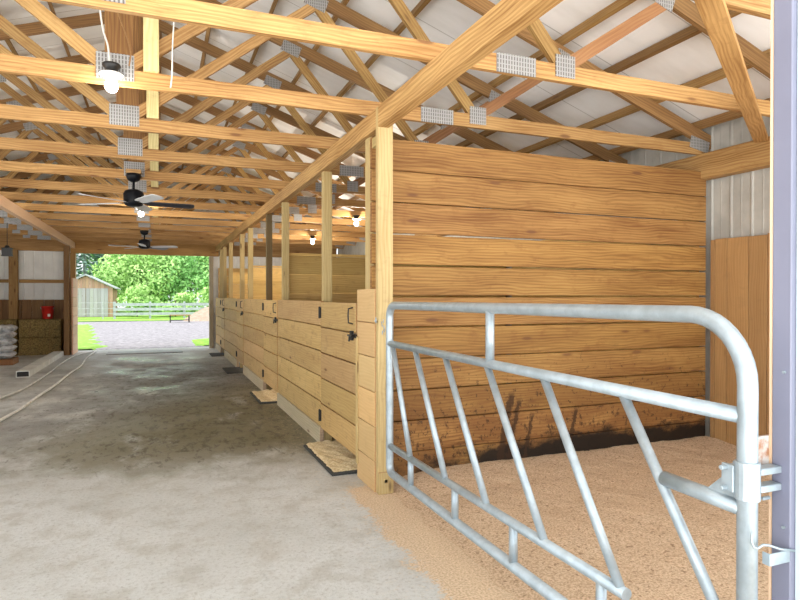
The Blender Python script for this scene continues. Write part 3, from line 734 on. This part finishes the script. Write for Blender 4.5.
# hay bales
def bale(x, y, z, label):
    t = thing('hay_bale', label, 'hay bale', (x, y, z), 'stacked hay bales')
    b = MB(); nx, ny, nz = 26, 8, 10; L, D, H = .94, .46, .45
    def add(fn, n, m):
        o = len(b.v)
        for j in range(m + 1):
            for i in range(n + 1):
                q = Vector(fn(i / n, j / m)); k = .012
                b.v.append((x + q.x + R.uniform(-k, k), y + q.y + R.uniform(-k, k), z + max(0, q.z + R.uniform(-k, k) * (0 < q.z < H))))
        for j in range(m):
            for i in range(n):
                a = o + j * (n + 1) + i; b.f.append((a, a + 1, a + n + 2, a + n + 1)); b.uv.append([(0, 0)] * 4); b.t.append((1, 1, 1))
    add(lambda u, v: ((u - .5) * L, -D / 2, v * H), nx, nz); add(lambda u, v: ((.5 - u) * L, D / 2, v * H), nx, nz)
    add(lambda u, v: ((u - .5) * L, (v - .5) * D, H), nx, ny); add(lambda u, v: ((.5 - u) * L, (v - .5) * D, 0), nx, ny)
    add(lambda u, v: (L / 2, (u - .5) * D, v * H), ny, nz); add(lambda u, v: (-L / 2, (.5 - u) * D, v * H), ny, nz)
    b.build('bale_body', 'hay', t)
    for dx in (-.22, .22):
        MB().tube([(x + dx, y - D / 2 - .012, z + .01), (x + dx, y - D / 2 - .012, z + H - .01)], .004, 6).build('twine', 'old', t)
for k in range(3):
    for r_ in range(2):
        bale(-2.84 - .99 * k, 18.13, .466 * r_, '%s hay bale, %s, by the far end wall' % (('upper', 'lower')[1 - r_], ('nearest the doorway post', 'second from the doorway post', 'third from the doorway post')[k]))
t = thing('bucket', 'red plastic bucket sitting on the hay bales', 'bucket', (-2.70, 18.15, .93))
MB().lathe([(.001, 0), (.115, 0), (.118, .01), (.148, .30), (.158, .30), (.158, .325), (.146, .325), (.112, .02), (.001, .02)], (-2.70, 18.15, .932), 24).build('bucket_body', 'red_plastic', t, smooth=True)
MB().tube([(-2.70 + .155 * math.cos(a), 18.15 - .06 + .0 * a, 1.235 - .09 * math.sin(a)) for a in [PI * i / 12 for i in range(13)]], .005, 6).build('bail_handle', 'galv', t)
MB().box((-2.68, 18.0, .99), (-2.62, 18.034, 1.06)).build('whitish_patch', 'label', t)  # small whitish patch low on the bucket
# far-left wall framing
mono('wall_post', 'truss', (-3.62, YE - .13, 0), (-3.42, YE + .0, 2.74), 'timber post against the white end wall behind the hay', 'post', tint=(.95, 1, 1))
mono('wall_girt', 'truss', (XL + .05, YE + .01, 1.88), (-3.63, YE + .06, 1.97), 'horizontal timber girt on the end wall, cut off by the left edge', 'girt', along=0)
mono('wall_girt', 'truss', (-3.41, YE + .01, 1.88), (-2.25, YE + .06, 1.97), 'horizontal timber girt on the end wall above the red bucket', 'girt', along=0)
mono('door_post', 'old', (-2.25, 17.55, 0), (-2.12, 17.7, 2.83), 'dark timber post at the end of the hay, left of the far doorway', 'post', tint=(.75, 1, 1))
mono('door_jamb_post', 'truss', (-2.20, YE - .13, 0), (-2.08, YE + .12, 2.70), 'timber jamb post at the left side of the far doorway', 'post')
mono('door_jamb_post', 'skirt', (1.40, YE - .1, 0), (1.51, YE + .12, 2.70), 'grey weathered jamb post at the right side of the far doorway', 'post')
t = thing('end_panel', 'pinkish plank panel in the far left doorway corner', 'stall wall', (-2.06, 18.0, 0))
b = MB(); z = 0.0
while z < 1.95: b.box((-2.079, 17.6, z + .004), (-2.045, YE + .10, min(z + .25, 2.0) - .004)); z += .25
b.build('plank_panel', 'pink', t)
# hanging lantern at left
t = thing('hanging_lantern', 'small dark lantern hanging by a cord at the left edge', 'lantern', (-2.78, 14.0, 2.35))
b = MB(); b.box((-2.86, 13.93, 2.34), (-2.70, 14.07, 2.47)); b.box((-2.87, 13.92, 2.47), (-2.69, 14.08, 2.485)); b.box((-2.87, 13.92, 2.325), (-2.69, 14.08, 2.34)); b.build('lantern_body', 'black', t)
MB().tube([(-2.78, 14, 2.48), (-2.78, 14, 2.99)], .006, 6).build('cord', 'black', t)
MB().lathe([(.001, .0), (.05, .01), (.03, .05), (.001, .06)], (-2.78, 14, 2.485), 12).build('cap', 'black', t)

# ------------------------------------------------------------------ outside
def flat(name, mat, x0, x1, y0, y1, z, label, cat, kind, f=None):
    o = grid(x0, x1, y0, y1, 24, 24, f or (lambda x, y: z)).build(name, mat, smooth=True); return tag(o, label, cat, kind=kind)
flat('ground_gravel', 'gravel', -60, 60, 18.9, 90, 0, 'pale gravel yard outside the far doorway', 'ground', 'structure', lambda x, y: -.03)
flat('grass', 'lawn', -30, 30, 40.5, 44.2, 0, 'strip of bright grass in front of the white fence', 'grass', 'stuff', lambda x, y: .0 + .02 * hsh(x * 2, y * 2))
flat('grass', 'lawn', -8, -1.2, 19.2, 36, 0, 'bright grass patch outside the left side of the doorway', 'grass', 'stuff', lambda x, y: .0 + .03 * hsh(x * 3, y * 3) - .2 * (x > -1.5 - .115 * (y - 20) + .3 * hsh(0, y)))
flat('grass', 'lawn', .9, 6, 19.6, 22.4, 0, 'bright grass patch outside the right side of the doorway', 'grass', 'stuff', lambda x, y: .0 + .03 * hsh(x * 3, y * 3) - .2 * (x < 1.15 + .3 * hsh(0, y * 2)))
flat('grass', 'lawn', -60, 60, 44.4, 80, 0, 'green meadow beyond the white fence', 'grass', 'stuff', lambda x, y: .012)
t = thing('rail_fence', 'white rail fence running across the back of the yard', 'fence', (0, 44.3, 0))
for k in range(7):
    x = -2.7 + 2.2 * k
    MB().box((x - .07, 44.3, -.03), (x + .07, 44.44, 1.15), tint=(1, 1, 1)).build('fence_post', 'fence', t)
for z in (.22, .54, .86):
    MB().box((-2.78, 44.26, z), (10.6, 44.299, z + .19), tint=(1, 1, 1)).build('fence_rail', 'fence', t)
t = thing('wire_fence', 'thin wire fence in front of the shed', 'fence', (-7, 44.3, 0))
for k in range(4): MB().box((-10.0 + 2.2 * k - .03, 44.32, -.03), (-10.0 + 2.2 * k + .03, 44.38, 1.15), tint=(1, 1, 1)).build('fence_post', 'slab', t)
for z in (.35, .7, 1.08): MB().tube([(-10.0, 44.31, z), (-2.78, 44.31, z)], .014, 6).build('wire', 'slab', t)
# shed
sx0, sx1, sy0, sy1 = -6.5, -3.02, 48, 53; pk = (sx0 + sx1) / 2
t = thing('shed', 'weathered plank shed with a grey gable roof beyond the fence', 'shed', (pk, 50, 0))
b = MB(); n = 18
for i in range(n):
    x0 = sx0 + (sx1 - sx0) * i / n; x1 = x0 + (sx1 - sx0) / n - .012
    zt_ = 2.12 + .85 * (1 - abs((x0 + x1) / 2 - pk) / ((sx1 - sx0) / 2))
    b.box((x0, sy0, -.03), (x1, sy0 + .04, zt_), along=2)
for i in range(20):
    y0 = sy0 + .05 + (sy1 - sy0) * i / 20
    for xx in (sx0, sx1 - .04): b.box((xx, y0, -.03), (xx + .04, y0 + .235, 2.08), along=2)
b.build('shed_walls', 'shed', t)
for s in (-1, 1):
    xe = pk + s * 1.98
    b = MB(); c0 = Vector((pk, sy0 - .25, 3.0)); c1 = Vector((xe, sy0 - .25, 2.03)); dy = Vector((0, sy1 - sy0 + .4, 0)); up = Vector((0, 0, .09))
    q = [c0, c1, c1 + dy, c0 + dy]; b.v = [tuple(p) for p in q] + [tuple(p + up) for p in q]
    b.f = [(0, 1, 2, 3), (7, 6, 5, 4), (0, 4, 5, 1), (1, 5, 6, 2), (2, 6, 7, 3), (3, 7, 4, 0)]
    if s < 0: b.f = [f[::-1] for f in b.f]
    b.uv = [[(0, 0)] * 4] * 6; b.t = [(1, 1, 1)] * 6
    b.build('roof_slope', 'shingle', t)
for x in (pk - 1.42, pk + .02):
    b = MB(); 
    for i in range(6): b.box((x + .234 * i, sy0 - .05, .05), (x + .234 * i + .226, sy0 - .005, 2.08), along=2)
    b.build('shed_door', 'shed_grey', t)
# bench
t = thing('yard_bench', 'small low dark framed bench out on the gravel', 'bench', (1.2, 37.6, 0))
MB().box((.62, 37.4, .38), (1.78, 37.85, .43), along=0).build('bench_top', 'old', t)
for x in (.66, 1.70):
    for y in (37.43, 37.80): MB().box((x - .03, y - .03, -.03), (x + .03, y + .03, .379), along=2).build('leg', 'black', t)
MB().box((.70, 37.60, .1), (1.66, 37.64, .14), along=0).build('stretcher', 'black', t)
# heap
o = grid(1.2, 6.8, 39.0, 43.0, 30, 24, lambda x, y: -.05 + 1.05 * max(0, 1 - ((x - 4.2) / 2.7) ** 2) * max(0, 1 - ((y - 41) / 1.9) ** 2) * (1 + .12 * hsh(x * 2, y * 2))).build('soil_heap', 'chips', smooth=True)
tag(o, 'pinkish heap of soil or chips at the right end of the yard', 'heap', kind='thing')
# trees
def leaves(cx, cy, cz, rx, ry, rz, n, size, mat, name, parent, clumps=14):
    b = MB(); cs = []
    for k in range(clumps):
        a, e = R.uniform(0, 2 * PI), R.uniform(-.9, 1)
        q = R.uniform(.35, .8); cs.append((cx + rx * q * math.cos(a) * math.sqrt(1 - e * e * .8), cy + ry * q * math.sin(a) * math.sqrt(1 - e * e * .8), cz + rz * q * e))
    for i in range(n):
        c = R.choice(cs); d = Vector((R.gauss(0, 1), R.gauss(0, 1), R.gauss(0, 1))).normalized() * R.uniform(.6, 1.0) ** .5
        p = Vector((c[0] + d.x * rx * .42, c[1] + d.y * ry * .42, max(.05, c[2] + d.z * rz * .42)))
        nrm = (d + Vector((R.gauss(0, .6), R.gauss(0, .6), R.gauss(0, .6)))).normalized(); u = nrm.orthogonal().normalized(); u = Matrix.Rotation(R.uniform(0, 6.3), 3, nrm) @ u; w = nrm.cross(u); s = size * R.uniform(.6, 1.3)
        b.quad([p - u * s, p - w * s * .45, p + u * s, p + w * s * .45], [(0, 0)] * 4, (1, 1, 1))
    o = b.build(name, mat, parent); return o
def tree(x, y, h, r, mat, label, n=7500, group='leafy trees beyond the fence'):
    t = thing('leafy_tree', label, 'tree', (x, y, 0), group)
    MB().tube([(x, y, 0), (x + .1, y, h * .3), (x - .05, y, h * .75)], [.16, .12, .05], 8).build('trunk', 'trunk', t)
    leaves(x, y, h * .52, r, r * .8, h * .5, n, .17, mat, 'crown', t, 26)
tree(-1.6, 55, 6.2, 3.2, 'lime', 'bright lime tree right beside the shed roof')
tree(2.6, 56, 6.6, 3.6, 'green', 'fuller green tree in the middle of the far doorway view')
tree(6.6, 57, 7.2, 3.6, 'lime', 'bright lime tree at the right side of the doorway view')
tree(.6, 62, 9.5, 4.2, 'lime', 'tall pale lime tree behind the middle trees')
tree(5.4, 64, 10.5, 4.6, 'green', 'tall green tree behind the right hand trees')
tree(-3.9, 64, 7.8, 2.8, 'green', 'green tree behind the lime tree by the shed')
def shrub(x, y, h, r, label):
    t = thing('shrub', label, 'shrub', (x, y, 0), 'shrubs along the fence')
    leaves(x, y, h * .5, r, r, h * .5, 2200, .13, 'lime', 'foliage', t, 9)
    MB().tube([(x, y, 0), (x, y, h * .6)], .04, 6).build('stem', 'trunk', t)
shrub(-1.4, 47.2, 2.2, 1.5, 'low lime shrub behind the fence next to the shed')
shrub(1.2, 47.4, 2.0, 1.7, 'low lime shrub behind the fence in the middle')
shrub(4.0, 47.3, 2.4, 1.7, 'low lime shrub behind the fence above the soil heap')
def conifer(x, y, h, label):
    t = thing('conifer_tree', label, 'tree', (x, y, 0), 'tall conifers behind the shed')
    MB().tube([(x, y, 0), (x, y, h * .97)], [.22, .04], 8).build('trunk', 'shingle', t)
    b = MB()
    for i in range(1500):
        u = R.random() ** .8; z = h * (.18 + .8 * u); rr = (1 - u) * 1.5 + .15; a = R.uniform(0, 2 * PI); q = R.uniform(.15, 1) ** .7 * rr
        p = Vector((x + q * math.cos(a), y + q * math.sin(a), z - q * .25)); d = Vector((math.cos(a), math.sin(a), -.35)).normalized(); w = Vector((-math.sin(a), math.cos(a), R.uniform(-.5, .5))).normalized()
        s = R.uniform(.16, .36); b.quad([p - d * s, p - w * s * .4, p + d * s, p + w * s * .4], [(0, 0)] * 4, (1, 1, 1))
    b.build('needles', 'conifer', t)
for k, (x, l) in enumerate(((-7.6, 'blue green conifer behind the shed, farthest left'), (-6.1, 'blue green conifer with a bare trunk behind the shed peak'), (-4.6, 'blue green conifer behind the right slope of the shed roof'))):
    conifer(x, 60 + k * .8, 11 - k * .8, l)

# ------------------------------------------------------------------ light, world, camera
w = bpy.data.worlds.new('brightened_sky'); sc.world = w; w.use_nodes = True
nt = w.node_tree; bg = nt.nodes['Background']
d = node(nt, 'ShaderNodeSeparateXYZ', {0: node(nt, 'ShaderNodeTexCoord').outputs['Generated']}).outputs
front = ramp(nt, math_(nt, 'MULTIPLY', d[1], -1.0), -.6, .6)  # sky set brighter toward the unseen front to light the interior
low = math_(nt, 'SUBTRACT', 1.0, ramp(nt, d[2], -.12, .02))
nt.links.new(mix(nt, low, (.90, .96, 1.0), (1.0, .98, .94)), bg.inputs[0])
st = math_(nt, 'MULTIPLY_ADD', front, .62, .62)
nt.links.new(math_(nt, 'MULTIPLY', st, math_(nt, 'MULTIPLY_ADD', math_(nt, 'MULTIPLY', low, front), 1.5, 1.0)), bg.inputs[1])  # lower front half glows extra, added to brighten the ceiling
s = bpy.data.lights.new('sun', 'SUN'); s.energy = 2.5; s.angle = math.radians(20); s.color = (1, .97, .9)
so = bpy.data.objects.new('sun', s); COL.objects.link(so); so.rotation_euler = (math.radians(8), math.radians(-32), 0)

cam = bpy.data.cameras.new('camera'); co = bpy.data.objects.new('camera', cam); COL.objects.link(co)
cam.sensor_fit = 'HORIZONTAL'; cam.sensor_width = 36; cam.lens = 36 * 600 / 800; cam.clip_start = .05; cam.clip_end = 300
yaw = math.atan(242 / 600); pitch = math.atan(4 / 600)
co.location = (0, 0, 1.53); co.rotation_euler = (PI / 2 - pitch, 0, -yaw)
sc.camera = co
sc.view_settings.view_transform = 'Standard'; sc.view_settings.look = 'None'; sc.view_settings.exposure = 1.27; sc.view_settings.gamma = 1; sc.view_settings.use_curve_mapping = False
sc.cycles.max_bounces = 10; sc.cycles.diffuse_bounces = 6
